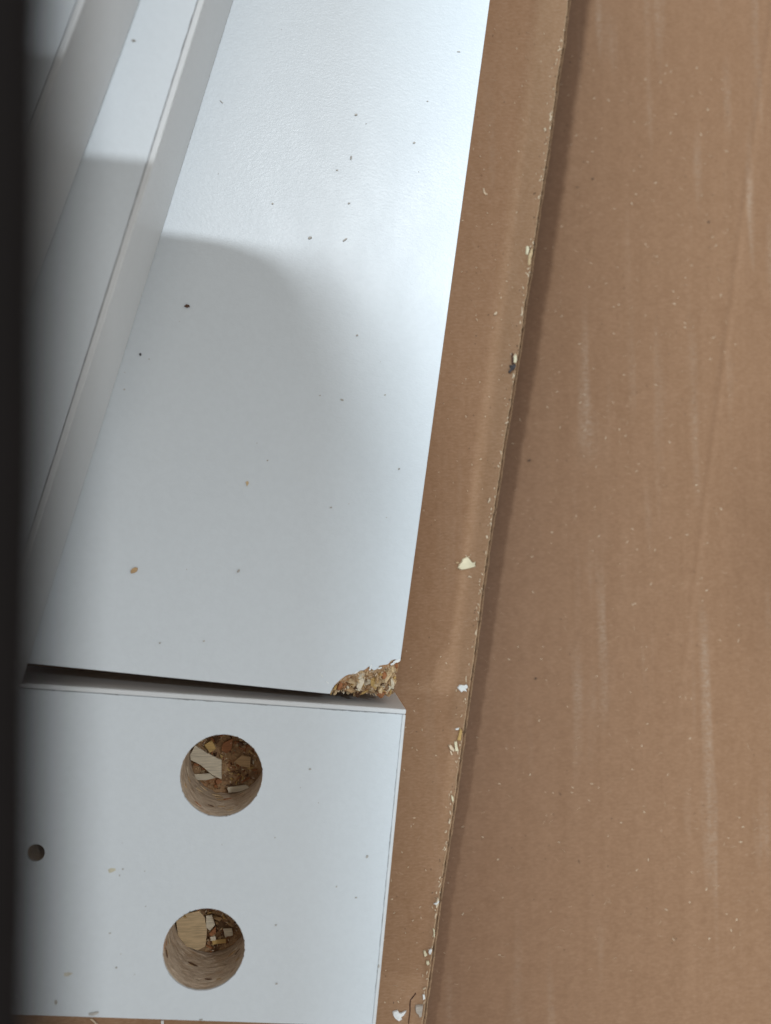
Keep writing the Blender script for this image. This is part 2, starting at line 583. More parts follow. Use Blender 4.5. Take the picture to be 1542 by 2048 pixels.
def crumbs(parent, spots, mat, seed):
    """wood dust too fine to pick apart, one mass"""
    rr = random.Random(seed)
    v, f = [], []
    for (x, y, z, s) in spots:
        i = len(v)
        a = rr.uniform(0, 6.28)
        l, w, t = s * rr.uniform(0.7, 1.8), s * rr.uniform(0.35, 0.8), s * rr.uniform(0.3, 0.6)
        q = Matrix.Rotation(a, 3, 'Z') @ Matrix.Rotation(rr.gauss(0, 0.5), 3, 'X') @ Matrix.Rotation(rr.gauss(0, 0.5), 3, 'Y')
        for p in ((-l, -w, 0), (l, -w * 0.4, 0), (l * 0.6, w, 0), (-l * 0.8, w * 0.6, 0), (0, 0, t)):
            d = q @ Vector(p) * 0.5
            v.append((x + d.x, y + d.y, z + d.z))
        f += [[i, i + 1, i + 4], [i + 1, i + 2, i + 4], [i + 2, i + 3, i + 4], [i + 3, i, i + 4], [i + 3, i + 2, i + 1, i]]
    o = mesh('wood_dust', v, f, mat, parent)
    o['kind'] = 'stuff'
    return o
for mt, cnt, sd in ((M_DUST, 200, 1), (FLAKE_MATS[3], 30, 2), (FLAKE_MATS[0], 160, 3)):
    sp_ = []
    for k in range(cnt):
        ii = r.randrange(m_ - 1)
        t = r.random()
        p = lerp(ins[ii], outs[ii], t)
        sp_.append((p.x + r.uniform(-0.1, 0.1), p.y, rough_z(p.x, p.y, t) + r.uniform(0.0, 0.35), r.uniform(0.15, 0.45)))
    crumbs(broken, sp_, mt, sd)
# frayed coating hanging over the break
for (u, w, a, s) in ((741, 1335, 1.2, 1.5), (794, 1322, 0.2, 1.6), (786, 1327, 0.5, 1.2), (712, 1345, 0.4, 0.9), (644, 1352, 1.9, 0.6), (655, 1365, 2.4, 0.8), (760, 1336, 0.2, 1.0)):
    p = P(u, w, ZT)
    rr = random.Random(int(u))
    o = flake('torn_coating', (p.x, p.y, ZT + 0.05), s, (rr.gauss(0, 0.2), rr.gauss(0, 0.2), a), 4, up, rr, 0.7)
    o.data = o.data.copy()
    o.data.materials.clear()
    o.data.materials.append(M_PAINT)

# ------------------------------------------------------------------ lower white panel with bored holes
T0, T1 = P(55, 1366.5, ZT), P(813, 1419, ZT)             # its top edge
R0, R1 = P(813, 1419, ZT), P(752, 2046, ZT)              # its right edge
L0, L1 = P(60, 2030, ZT), P(750, 2053, ZT)               # its lower edge
cTR = T1
cBR = inter(R0, R1, L0, L1)
dT = (T0 - T1).normalized()
cTL = T1 + dT * 105
cBL = cBR + (L0 - L1).normalized() * 105
lp = root('drilled_panel', 'small white melamine panel with two large round bored holes and one small one', 'panel', ((cTL.x + cBR.x) / 2, (cTL.y + cBR.y) / 2, 0))
BW = 0.95                                                # edge band thickness
nT = Vector((-dT.y, dT.x, 0))
nT = nT if nT.y < 0 else -nT                             # into the panel
dRr = (cBR - cTR).normalized()
nR = Vector((-dRr.y, dRr.x, 0))
nR = nR if nR.x < 0 else -nR
a0, a1 = cTL + nT * BW, cTR + nT * BW
b0_, b1_ = cTR + nR * 0.7, cBR + nR * 0.7
iTR = inter(a0, a1, b0_, b1_)
iBR = inter(b0_, b1_, cBL, cBR)
slab_poly = [a0, iTR, iBR, cBL]

HOLES = [(443, 1551, 82.5, 13.2, 'bore'), (408, 1899, 82, 13.0, 'bore'), (73, 1706, 17.5, 9.0, 'pin')]
holes = []
for (u, w, rp, dep, kind) in HOLES:
    c = P(u, w, ZT)
    rad = ((P(u + rp, w, ZT) - P(u - rp, w, ZT)).length + (P(u, w + rp, ZT) - P(u, w - rp, ZT)).length) / 4
    holes.append((c, rad, dep, kind))

def rim(c, rad, n, seed, rough=0.035):
    pts = []
    for i in range(n):
        a = 2 * math.pi * i / n
        j = rough * noise.noise(Vector((math.cos(a) * 9 + seed, math.sin(a) * 9, seed)))
        if noise.noise(Vector((math.cos(a) * 22, math.sin(a) * 22, seed + 3))) > 0.36:
            j += 0.11
        pts.append(Vector((c.x + math.cos(a) * (rad + j), c.y + math.sin(a) * (rad + j), c.z)))
    return pts

me = bpy.data.meshes.new('laminate')
bm = bmesh.new()
off = origin(lp)
def loop_edges(pts):
    vs = [bm.verts.new(Vector((p.x, p.y, ZT)) * MM - off) for p in pts]
    return [bm.edges.new((vs[i], vs[(i + 1) % len(vs)])) for i in range(len(vs))], vs
all_e, loops = [], []
for pts in [slab_poly] + [rim(c, rad, 160 if k == 'bore' else 40, s + 1) for s, (c, rad, d, k) in enumerate(holes)]:
    e, vs = loop_edges(pts)
    all_e += e
    loops.append(vs)
bmesh.ops.triangle_fill(bm, use_beauty=True, use_dissolve=False, edges=all_e)
for fc in bm.faces:
    fc.normal_update()
    if fc.normal.z < 0:
        fc.normal_flip()
# thickness of the coating: short walls turned down at the rims and outline
for vs in loops:
    low = [bm.verts.new(q.co - Vector((0, 0, 0.4 * MM))) for q in vs]
    for i in range(len(vs)):
        j = (i + 1) % len(vs)
        bm.faces.new((vs[i], vs[j], low[j], low[i]))
bm.to_mesh(me)
bm.free()
me.materials.append(M_MEL)
o = bpy.data.objects.new('laminate', me)
COL.objects.link(o)
o.parent = lp
# core walls round the outline
v, f = [], []
for p in slab_poly:
    v += [(p.x, p.y, 0.05), (p.x, p.y, ZT - 0.4)]
for i in range(4):
    j = (i + 1) % 4
    f.append([2 * i, 2 * j, 2 * j + 1, 2 * i + 1])
f.append([0, 2, 4, 6])
mesh('core', v, f, M_CORE, lp)
# edge bands
v, f = prism([(p.x, p.y) for p in (cTL, cTR, cTR + nT * (BW - 0.03), cTL + nT * (BW - 0.03))], 0.0, ZT + 0.01)
bevel(mesh('edge_band', v, f, M_BAND, lp), 0.28, 3)
ca = inter(cTR + nT * BW, cTL + nT * BW, cTR, cBR)
v, f = prism([(p.x, p.y) for p in (ca, cBR, iBR - nR * 0.03, iTR - nR * 0.03)], 0.0, ZT + 0.01)
bevel(mesh('edge_band', v, f, M_BAND, lp), 0.22, 3)
glue_dashes(a0, lerp(a0, iTR, 0.99), ZT, 0.15, 0.35, 3, lp).data.materials[0] = M_GLUE_PALE
glue_dashes(iTR, iBR, ZT, 0.15, 0.25, 5, lp).data.materials[0] = M_GLUE_PALE

def bore(c, rad, dep, kind, seed):
    r = random.Random(seed)
    n = 120 if kind == 'bore' else 36
    ringsz = 26 if kind == 'bore' else 8
    v, f = [], []
    for k in range(ringsz + 1):
        t = k / ringsz
        z = ZT - 0.38 - (dep - 0.38) * t
        for i in range(n):
            a = 2 * math.pi * i / n
            g = 0.15 * noise.noise(Vector((math.cos(a) * 2.2, math.sin(a) * 2.2, z * 2.3 + seed)))
            g += 0.10 * noise.noise(Vector((math.cos(a) * 9, math.sin(a) * 9, z * 4.0 + seed)))
            deep = noise.noise(Vector((math.cos(a) * 3.5, math.sin(a) * 3.5, z * 1.1 + seed * 3)))
            if deep > 0.38:
                g += 0.9 * (deep - 0.38)
            rr = rad + 0.04 + (g if k else 0.0)
            v.append((c.x + math.cos(a) * rr, c.y + math.sin(a) * rr, z))
    for k in range(ringsz):
        for i in range(n):
            j = (i + 1) % n
            f.append([k * n + i, k * n + j, (k + 1) * n + j, (k + 1) * n + i])
    prev = ringsz * n
    br = 12
    for q in range(1, br):
        s = 1 - q / br
        st = len(v)
        for i in range(n):
            a = 2 * math.pi * i / n
            x, y = c.x + math.cos(a) * rad * s, c.y + math.sin(a) * rad * s
            z = ZT - dep + 0.35 * noise.noise(Vector((x * 0.9, y * 0.9, seed))) + 0.22 * noise.noise(Vector((x * 2.6, y * 2.6, seed)))
            v.append((x, y, z))
        for i in range(n):
            j = (i + 1) % n
            f.append([prev + i, prev + j, st + j, st + i])
        prev = st
    st = len(v)
    v.append((c.x, c.y, ZT - dep))
    for i in range(n):
        f.append([prev + i, prev + (i + 1) % n, st])
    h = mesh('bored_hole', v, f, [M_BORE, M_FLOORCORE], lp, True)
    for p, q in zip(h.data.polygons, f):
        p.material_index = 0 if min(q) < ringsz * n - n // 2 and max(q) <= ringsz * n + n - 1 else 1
    return h

h1 = bore(*holes[0], 11)
h2 = bore(*holes[1], 23)
h3 = bore(*holes[2], 37)

def hole_flakes(h, hole, seed, count):
    c, rad, dep, kind = hole
    r = random.Random(seed)
    for k in range(count):
        a = r.uniform(0, 6.283)
        q = rad * 0.88 * math.sqrt(r.random())
        mi = r.choices([0, 1, 2, 3, 4, 5], [12, 18, 18, 26, 6, 18])[0]
        flake('wood_flake', (c.x + math.cos(a) * q, c.y + math.sin(a) * q, ZT - dep + r.uniform(0.1, 0.9)), r.choice([r.uniform(0.4, 1.1), r.uniform(0.7, 1.9)]),
              (r.gauss(0, 0.5), r.gauss(0, 0.45), r.gauss(-0.4, 1.0)), mi, h, r, r.uniform(0.5, 1.3), 1.6)
    # slivers pressed into the wall
    for k in range(count // 6):
        a = r.uniform(2.6, 5.6)
        z = ZT - r.uniform(1.0, dep - 0.5)
        q = rad + 0.02
        flake('wood_flake', (c.x + math.cos(a) * q, c.y + math.sin(a) * q, z), r.uniform(0.8, 2.2), (math.pi / 2, r.gauss(0, 0.25), a + math.pi / 2),
              r.choices([0, 1, 3, 4, 5], [24, 34, 10, 12, 14])[0], h, r, r.uniform(0.3, 0.7), 0.7)
hole_flakes(h1, holes[0], 5, 125)
hole_flakes(h2, holes[1], 8, 115)

def slab_flake(h, quad_px, z, thick, mat, name='wood_flake'):
    pts = [P(u, w, z) for u, w in quad_px]
    v, f = prism([(p.x, p.y) for p in pts], z - thick, z)
    return bevel(mesh(name, v, f, mat, h), 0.05, 1)
zb1, zb2 = ZT - 13.2 + 1.1, ZT - 13.0 + 1.0
slab_flake(h1, [(390, 1491), (412, 1505), (443, 1521), (443, 1559), (424, 1550), (401, 1530), (381, 1520), (380, 1510)], zb1 + 0.5, 0.4, FLAKE_MATS[4])
slab_flake(h1, [(388, 1549), (420, 1547), (431, 1556), (411, 1561), (392, 1560)], zb1 + 0.1, 0.3, FLAKE_MATS[4])
slab_flake(h1, [(454, 1575), (492, 1570), (501, 1575), (478, 1584), (457, 1586)], zb1 + 0.1, 0.3, FLAKE_MATS[4])
slab_flake(h1, [(446, 1486), (466, 1477), (463, 1500), (453, 1507), (442, 1500)], zb1 - 0.1, 0.3, FLAKE_MATS[3])
slab_flake(h1, [(408, 1490), (424, 1480), (432, 1497), (420, 1506)], zb1, 0.3, FLAKE_MATS[2])
slab_flake(h1, [(484, 1510), (502, 1514), (500, 1536), (480, 1532), (468, 1524)], zb1, 0.3, FLAKE_MATS[1])
slab_flake(h2, [(352, 1843), (372, 1828), (398, 1822), (409, 1835), (414, 1860), (411, 1893), (395, 1901), (372, 1893), (356, 1872)], zb2 + 0.2, 0.4, FLAKE_MATS[0])
slab_flake(h2, [(412, 1832), (424, 1830), (430, 1850), (420, 1862), (412, 1855)], zb2 + 0.3, 0.3, FLAKE_MATS[4])
slab_flake(h2, [(446, 1858), (464, 1857), (466, 1871), (450, 1874)], zb2 + 0.2, 0.3, FLAKE_MATS[4])
slab_flake(h2, [(424, 1881), (452, 1878), (452, 1886), (425, 1890)], zb2 + 0.3, 0.3, FLAKE_MATS[2])
slab_flake(h2, [(418, 1868), (431, 1853), (432, 1866), (422, 1875)], zb2 + 0.1, 0.3, FLAKE_MATS[3])
slab_flake(h2, [(420, 1874), (431, 1873), (432, 1881), (421, 1882)], zb2 + 0.4, 0.2, FLAKE_MATS[4])
for h, (c, rad, dep, kind), sd in ((h1, holes[0], 41), (h2, holes[1], 52)):
    for mt, cnt, k_ in ((M_DUST, 110, 1), (FLAKE_MATS[3], 90, 2), (FLAKE_MATS[1], 170, 3), (FLAKE_MATS[5], 40, 4)):
        rr = random.Random(sd + k_)
        sp_ = []
        for k in range(cnt):
            a, q = rr.uniform(0, 6.283), rad * 0.96 * math.sqrt(rr.random())
            sp_.append((c.x + math.cos(a) * q, c.y + math.sin(a) * q, ZT - dep + rr.uniform(0.2, 1.0), rr.uniform(0.15, 0.5)))
        crumbs(h, sp_, mt, sd + k_)
# burrs standing at the rims
r = random.Random(77)
for (c, rad, dep, kind), h in zip(holes[:2], (h1, h2)):
    for k in range(10):
        a = r.choice([r.uniform(-0.5, 0.7), r.uniform(-1.2, 1.2)])
        flake('burr', (c.x + math.cos(a) * rad, c.y + math.sin(a) * rad, ZT - 0.1), r.uniform(0.25, 0.6), (0, r.uniform(-0.6, 0.2), a + r.gauss(0, 0.6)), r.choice([1, 3, 4]), h, r, 0.4)

# ------------------------------------------------------------------ raised narrow board lying on the panels (left)
E0, E1 = P(467, 0, ZT), P(57, 1328, ZT)                  # foot of its right side
dE = (E0 - E1).normalized()
e_top, e_bot = E1 + dE * 230, E1 - dE * 70
nE = Vector((-dE.y, dE.x, 0))
nE = nE if nE.x < 0 else -nE
ZR = ZT + 0.06 + 15.2
rb = root('narrow_board', 'white board with a dark glue line along its edge, lying on the large panel', 'board', (E1.x - 20, E1.y, ZT + 0.06))
v, f = prism([(p.x, p.y) for p in (e_top + nE * 1.0, e_bot + nE * 1.0, e_bot + nE * 34, e_top + nE * 34)], ZT + 0.06, ZR)
bevel(mesh('slab', v, f, M_MEL, rb), 0.05, 1)
v, f = prism([(p.x, p.y) for p in (e_top, e_bot, e_bot + nE * 0.96, e_top + nE * 0.96)], ZT + 0.06, ZR + 0.02)
bevel(mesh('edge_band', v, f, M_BAND, rb), 0.14, 3)
glue_line(e_top + nE * 0.98, e_bot + nE * 0.98, ZR, 0.17, 9, rb)

# ------------------------------------------------------------------ second board on top of that one (far left, blurred)
G0, G1 = P(281, 0, ZR), P(163, 325, ZR)
dG = (G0 - G1).normalized()
g_top, g_bot = G1 + dG * 120, G1 - dG * 160
nG = Vector((-dG.y, dG.x, 0))
nG = nG if nG.x < 0 else -nG
ZS = ZR + 0.06 + 16.0
sb = root('stacked_board', 'blurred white board with a chipped brown edge, topmost of the stack at the far left', 'board', (G1.x - 20, G1.y, ZR + 0.06))
v, f = prism([(p.x, p.y) for p in (g_top + nG * 1.0, g_bot + nG * 1.0, g_bot + nG * 32, g_top + nG * 32)], ZR + 0.06, ZS)
bevel(mesh('slab', v, f, M_MEL, sb), 0.05, 1)
v, f = prism([(p.x, p.y) for p in (g_top, g_bot, g_bot + nG * 0.96, g_top + nG * 0.96)], ZR + 0.06, ZS + 0.02)
bevel(mesh('edge_band', v, f, M_BAND, sb), 0.25, 3)
# worn brown stretch where the band is chipped
def worn(a, b, name):
    pa, pb = P(*a, ZS), P(*b, ZS)
    v, f = [], []
    n = 30
    for i in range(n + 1):
        p = lerp(pa, pb, i / n)
        w = (0.9 + 0.7 * noise.noise(Vector((i * 0.4, 1, 1)))) * math.sin(math.pi * min(1, max(0.05, i / n)))
        v += [(p.x - w, p.y, ZS + 0.05), (p.x + 0.25 * w, p.y, ZS + 0.05)]
        if i:
            k = 2 * i
            f.append([k - 2, k - 1, k + 1, k])
    mesh(name, v, f, M_CORE, sb)

# ------------------------------------------------------------------ dark cover edge close to the lens
dk = root('dark_cover', 'very dark blurred cover edge close to the lens, running down the whole left side', 'cover', (-20, 0, 112))
def lens_pt(u, w, depth):
    d = R @ Vector((u - CX, -(w - CY), -F))
    t = depth / F
    return Vector((d.x * t, d.y * t, CAMZ + d.z * t))
q0, q1 = P(144, -500, CAMZ - 20.0), P(110, 2600, CAMZ - 20.0)
v, f = [], []
n = 24
prof = []
for k in range(13):
    a = -math.pi / 2 + math.pi * k / 12
    prof.append((0.8 * math.cos(a) - 0.8, 0.8 * math.sin(a)))
prof += [(-8.0, 0.9), (-8.0, -0.9)]
m_ = len(prof)
for i in range(n + 1):
    p = lerp(q0, q1, i / n)
    wob = 0.08 * noise.noise(Vector((i * 0.3, 0, 0)))
    for (x, z) in prof:
        v.append((p.x + x + wob, p.y, p.z + z))
for i in range(n):
    for k in range(m_):
        kk = (k + 1) % m_
        f.append([i * m_ + k, i * m_ + kk, (i + 1) * m_ + kk, (i + 1) * m_ + k])
f.append(list(range(m_)))
f.append([n * m_ + k for k in range(m_)][::-1])
mesh('cover_edge', v, f, M_DARK, dk, True)

# ------------------------------------------------------------------ unseen sheet and board added overhead, shaped to block the key lamp
KP = Vector(KEY.location) / MM
def overhead(label, px, h, z=ZT):
    over = []
    for u, w in px:
        p = P(u, w, z)
        t = (h - z) / (KP.z - z)
        over.append(p + (KP - p) * t)
    oc = sum(over, Vector()) / len(over)
    ob = root('overhead_blocker', label, 'board', (oc.x, oc.y, h))  # added light blocker, keeps the key lamp off the right sheet
    v, f = prism([(p.x, p.y) for p in over], h, h + 16)
    mesh('slab', v, f, M_MEL, ob)
cols = [(-900, 440, 450), (100, 445, 450), (330, 466, 450), (420, 478, 460), (480, 490, 560), (540, 507, 800), (590, 528, 1150), (640, 558, 1500), (690, 595, 1800), (740, 640, 2000), (790, 695, 2080), (850, 775, 2100), (905, 860, 2100), (918, 890, 2100)]
v, f = [], []
for u, w, h in cols:
    for ww in (w, 2900):
        for hh in (h, h + 3):
            p = P(u, ww, ZT)
            q = p + (KP - p) * ((hh - ZT) / (KP.z - ZT))
            v.append(tuple(q))
for k in range(len(cols) - 1):
    a, b = 4 * k, 4 * k + 4
    f += [[a, b, b + 2, a + 2], [a + 1, a + 3, b + 3, b + 1], [a, a + 1, b + 1, b], [a + 2, b + 2, b + 3, a + 3]]
f += [[0, 2, 3, 1], [len(v) - 4, len(v) - 3, len(v) - 1, len(v) - 2]]
ob = root('blocker_sheet', 'unseen curved sheet added to shade the panels, outside the picture', 'sheet', (0, 0, 450))  # added blocker, bent to soften the shade edge on the panel
mesh('sheet', v, f, M_MEL, ob)
overhead('unseen board added to shade the right cardboard sheet, outside the picture', [(min(u - 4, 1079 - 0.1165 * w if w < 1390 else 934 - 0.097 * (w - 1400)), w) for u, w in EDGE] + [(2400, 2190), (2400, -140)], 640, -1.0)

# ------------------------------------------------------------------ unseen tall board added at the left to block the side lamp
wl = [Vector((-106, 130, 0)), Vector((-150, -230, 0)), Vector((-166, -230, 0)), Vector((-122, 130, 0))]
wb = root('standing_blocker', 'unseen board added left of the stack to block the side lamp, outside the picture', 'board', (-128, 15, 0.05))
v, f = prism([(p.x, p.y) for p in wl], 0.05, 176)
v = [(x, y, z if z < 1 else 176 + (130 - y) * 0.105) for x, y, z in v]
bevel(mesh('slab', v, f, M_MEL, wb), 0.4)
# ------------------------------------------------------------------ loose chips and splinters on the cardboard
def bit(name, label, cat, px, z, thick, mat, group=None, tilt=0.0):
    pts = [P(u, w, z) for u, w in px]
    c = sum(pts, Vector()) / len(pts)
    v = [(p.x, p.y, z + thick * 0.25) for p in pts] + [(c.x + (p.x - c.x) * 0.9, c.y + (p.y - c.y) * 0.9, z + thick + tilt * (p.y - c.y)) for p in pts]
    n = len(pts)
    f = [list(range(n))[::-1], list(range(n, 2 * n))] + [[i, (i + 1) % n, n + (i + 1) % n, n + i] for i in range(n)]
    o = mesh(name, v, f, mat)
    # put the origin at the base of the bit
    o.data.transform(Matrix.Translation(-Vector((c.x, c.y, z)) * MM))
    o.location = Vector((c.x, c.y, z)) * MM
    o['label'] = label
    o['category'] = cat
    if group:
        o['group'] = group
    return o

G = 'loose bits of wood and coating on the cardboard'
cream = bit('wood_chip', 'cream wood chip with a ragged outline, largest loose chip on the cardboard flap', 'wood chip',
    [(914, 1136), (917, 1129), (922, 1124), (924, 1118), (934, 1113), (938, 1117), (944, 1125), (947, 1125), (951, 1123), (950, 1129), (951, 1133), (938, 1137), (922, 1140)], 0.0, 0.55, M_CREAM, G)
bit('wood_splinter', 'thin curled splinter at the left tip of the large cream chip', 'splinter', [(910, 1124), (917, 1124), (918, 1126), (913, 1127)], 0.0, 0.3, FLAKE_MATS[0], G)
bit('wood_splinter', 'short bent crumb just below the large cream chip', 'splinter', [(935, 1155), (937, 1151), (942, 1153), (943, 1156), (939, 1154)], 0.0, 0.3, M_DUST, G)
bit('coating_flake', 'small white coating flake above the yellow splinter at the cut edge', 'flake',
    [(914, 1375), (919, 1369), (928, 1370), (933, 1368), (936, 1374), (931, 1378), (934, 1383), (927, 1381), (922, 1384)], 0.0, 0.4, M_PAINT, G)
bit('wood_splinter', 'yellowish wood splinter standing along the cut edge above the white twig bits', 'splinter',
    [(920, 1455), (924, 1461), (922, 1470), (921, 1481), (914, 1480), (917, 1467)], 0.0, 0.5, FLAKE_MATS[2], G)
bit('wood_splinter', 'right arm of the pale forked splinter pair by the cut edge', 'splinter',
    [(908, 1483), (913, 1481), (914, 1492), (917, 1501), (910, 1502), (909, 1493)], 0.0, 0.5, M_CREAM, G)
bit('wood_splinter', 'left arm of the pale forked splinter pair by the cut edge', 'splinter',
    [(896, 1490), (901, 1488), (909, 1499), (907, 1503), (900, 1498)], 0.0, 0.5, M_DUST, G)
bit('wood_splinter', 'thin short splinter pointing down from the pale forked pair', 'splinter', [(899, 1501), (902, 1501), (905, 1510), (903, 1510)], 0.0, 0.3, M_DUST, G)
bit('wood_splinter', 'small white splinter left of the yellowish splinter top', 'splinter', [(910, 1457), (917, 1455), (918, 1458), (912, 1460)], 0.0, 0.3, M_PAINT, G)
bit('coating_flake', 'crescent shaped white coating flake at the bottom beside the drilled panel', 'flake',
    [(785, 2022), (790, 2020), (795, 2019), (798, 2024), (803, 2024), (808, 2021), (813, 2020), (808, 2028), (802, 2033), (804, 2037), (797, 2041), (790, 2036), (786, 2030)], 0.0, 0.45, M_PAINT, G)
gf = bit('wood_chip', 'square grey weathered chip touching the cut edge near the bottom', 'wood chip',
    [(831, 2009), (846, 2008), (845, 2016), (843, 2031), (839, 2034), (836, 2027), (832, 2024), (830, 2016)], 0.0, 0.5, wood('grey_wood', (0.42, 0.37, 0.32)), G)
bit('wood_splinter', 'long pale splinter with dark side lying on the upper part of the cut edge', 'splinter',
    [(1061, 500), (1064, 497), (1064, 508), (1060, 520), (1060, 531), (1058, 533), (1055, 528), (1056, 512)], 0.0, 0.6, FLAKE_MATS[0], G)
bit('wood_splinter', 'short whitish splinter left of the long pale one on the upper cut edge', 'splinter',
    [(1052, 493), (1056, 493), (1058, 499), (1055, 511), (1051, 508)], 0.0, 0.4, M_CREAM, G)
bit('wood_splinter', 'small pale splinter above the dark fragment on the cut edge', 'splinter', [(1027, 714), (1032, 709), (1033, 720), (1031, 727), (1026, 726)], 0.0, 0.5, M_CREAM, G)
bit('bark_fragment', 'dark grey bark fragment on the middle of the cut edge', 'bark', [(1023, 731), (1029, 728), (1031, 733), (1028, 739), (1023, 742), (1018, 748), (1016, 744), (1020, 738), (1018, 731)], 0.0, 0.6, M_BARK, G)
bit('bark_fragment', 'thin dark sliver rising from the grey bark fragment', 'bark', [(1022, 706), (1025, 706), (1026, 719), (1027, 729), (1023, 729)], 0.0, 0.3, M_FIBRE, G)
bit('wood_splinter', 'pale leaf shaped splinter at the cut edge between twig bits and bottom', 'splinter', [(902, 1589), (906, 1592), (907, 1600), (905, 1604), (903, 1598)], 0.0, 0.4, M_CREAM, G)
bit('wood_splinter', 'narrow slanted splinter below the leaf shaped one at the cut edge', 'splinter', [(899, 1636), (901, 1637), (899, 1647), (896, 1646)], 0.0, 0.4, M_DUST, G)
bit('wood_splinter', 'pale upright sliver at the cut edge, uppermost of the lower group', 'splinter', [(875, 1793), (878, 1796), (877, 1808), (872, 1816), (871, 1806)], 0.0, 0.4, M_DUST, G)
bit('wood_splinter', 'thin crossed sliver lying on the upright sliver of the lower group', 'splinter', [(866, 1806), (872, 1804), (877, 1799), (878, 1801), (872, 1808)], 0.05, 0.5, M_PAINT, G)
bit('wood_splinter', 'curved white sliver along the cut edge below the crossed pair', 'splinter', [(865, 1855), (869, 1858), (869, 1875), (867, 1872), (867, 1863)], 0.0, 0.4, M_CREAM, G)
bit('wood_chip', 'slanted cream chip, leftmost of the three by the lower cut edge', 'wood chip', [(846, 1901), (850, 1899), (854, 1909), (849, 1913)], 0.0, 0.4, M_CREAM, G)
bit('wood_chip', 'narrow white chip, rightmost of the three by the lower cut edge', 'wood chip', [(857, 1899), (862, 1896), (864, 1899), (860, 1908), (857, 1905)], 0.0, 0.4, M_PAINT, G)
bit('wood_chip', 'roundish yellow-white chip, lowest of the three by the lower cut edge', 'wood chip', [(852, 1921), (857, 1920), (859, 1926), (855, 1929), (852, 1926)], 0.0, 0.4, M_CREAM, G)
bit('wood_splinter', 'tiny slanted splinter above the grey square chip', 'splinter', [(845, 1976), (851, 1973), (852, 1975), (846, 1978)], 0.0, 0.35, M_DUST, G)
bit('coating_flake', 'small greyish flake directly above the grey square chip', 'flake', [(845, 1988), (849, 1987), (850, 1995), (846, 1999)], 0.0, 0.35, M_PAINT, G)
bit('wood_crumb', 'bent pale fibre on the cardboard flap near the large panel', 'crumb', [(965, 376), (968, 377), (970, 386), (975, 389), (973, 391), (967, 388)], 0.0, 0.2, M_DUST, G)
bit('wood_crumb', 'pale crumb on the cardboard flap left of the dark bark fragment', 'crumb', [(987, 628), (992, 624), (994, 625), (992, 630), (988, 631)], 0.0, 0.35, M_DUST, G)
bit('wood_splinter', 'pale straight splinter on the flap near the top of the cut edge', 'splinter', [(1087, 258), (1090, 257), (1092, 263), (1089, 264)], 0.0, 0.35, M_DUST, G)
bit('coating_flake', 'upright white sliver standing in for a glint below the lower edge of the drilled panel', 'flake', [(322, 2040), (328, 2039), (328, 2056), (323, 2058)], 0.0, 0.3, M_PAINT, G)  # a glint drawn as a white sliver
bit('coating_flake', 'slanted pale sliver standing in for a glint below the lower left edge of the drilled panel', 'flake', [(180, 2036), (184, 2035), (197, 2047), (194, 2049)], 0.0, 0.3, M_DUST, G)  # second glint, put into the sliver's pale colour
# brown curled fibre at the bottom
def curl(name, label, cat, px, z, w, mat, group):
    pts = [P(u, q, z) for u, q in px]
    v, f = [], []
    for i, p in enumerate(pts):
        d = (pts[min(i + 1, len(pts) - 1)] - pts[max(i - 1, 0)]).normalized()
        n = Vector((-d.y, d.x, 0))
        ww = w * (0.55 if i in (0, len(pts) - 1) else rnd.uniform(0.8, 1.2))
        v += [(p.x - n.x * ww, p.y - n.y * ww, z), (p.x, p.y, z + ww * 1.3), (p.x + n.x * ww, p.y + n.y * ww, z)]
        if i:
            a, b = 3 * i - 3, 3 * i
            f += [[a, a + 1, b + 1, b], [a + 1, a + 2, b + 2, b + 1], [a + 2, a, b, b + 2]]
    o = mesh(name, v, f, mat)
    c = pts[len(pts) // 2]
    o.data.transform(Matrix.Translation(-Vector((c.x, c.y, z)) * MM))
    o.location = Vector((c.x, c.y, z)) * MM
    o['label'], o['category'], o['group'] = label, cat, group
curl('fibre', 'dark brown curled fibre at the bottom between white flake and grey chip', 'fibre',
     [(817, 2052), (818, 2038), (820, 2022), (820, 2008), (821, 2000), (825, 1995), (829, 1990), (831, 1986), (832, 1990)], 0.0, 0.14, M_FIBRE, G)

# crumbs on the white panels
M_GREY = plain('grey_crumb', (0.27, 0.25, 0.22), 0.8)
GP = 'crumbs lying on the white panels'
bit('wood_crumb', 'rust brown crumb on the large white panel, lower left part', 'crumb', [(261, 1141), (266, 1136), (273, 1134), (276, 1137), (274, 1143), (268, 1146), (262, 1147)], ZT, 0.3, FLAKE_MATS[1], GP)
bit('wood_crumb', 'dark brown crumb on the shaded upper left of the large white panel', 'crumb', [(368, 613), (373, 609), (379, 611), (380, 614), (374, 616)], ZT, 0.3, M_FIBRE, GP)
bit('wood_crumb', 'tan crumb in the middle of the large white panel', 'crumb', [(491, 964), (496, 962), (498, 966), (494, 973)], ZT, 0.15, FLAKE_MATS[0], GP)
bit('wood_crumb', 'grey crumb on the narrow board near the top', 'crumb', [(263, 81), (268, 79.5), (272, 82), (268, 84), (264, 83)], ZR, 0.15, M_GREY, GP)
bit('wood_crumb', 'dark crumb on the large white panel near the narrow board edge', 'crumb', [(278, 708), (282, 706), (283, 711), (280, 712)], ZT, 0.2, M_BARK, GP)
bit('glue_smear', 'yellow smear between the small hole and the lower large hole', 'smear', [(216, 1739), (223, 1736), (231, 1737), (231, 1741), (223, 1745), (218, 1746)], ZT + 0.005, 0.02, plain('yellow_smear', (0.52, 0.49, 0.38), 0.5, 0.15), GP)
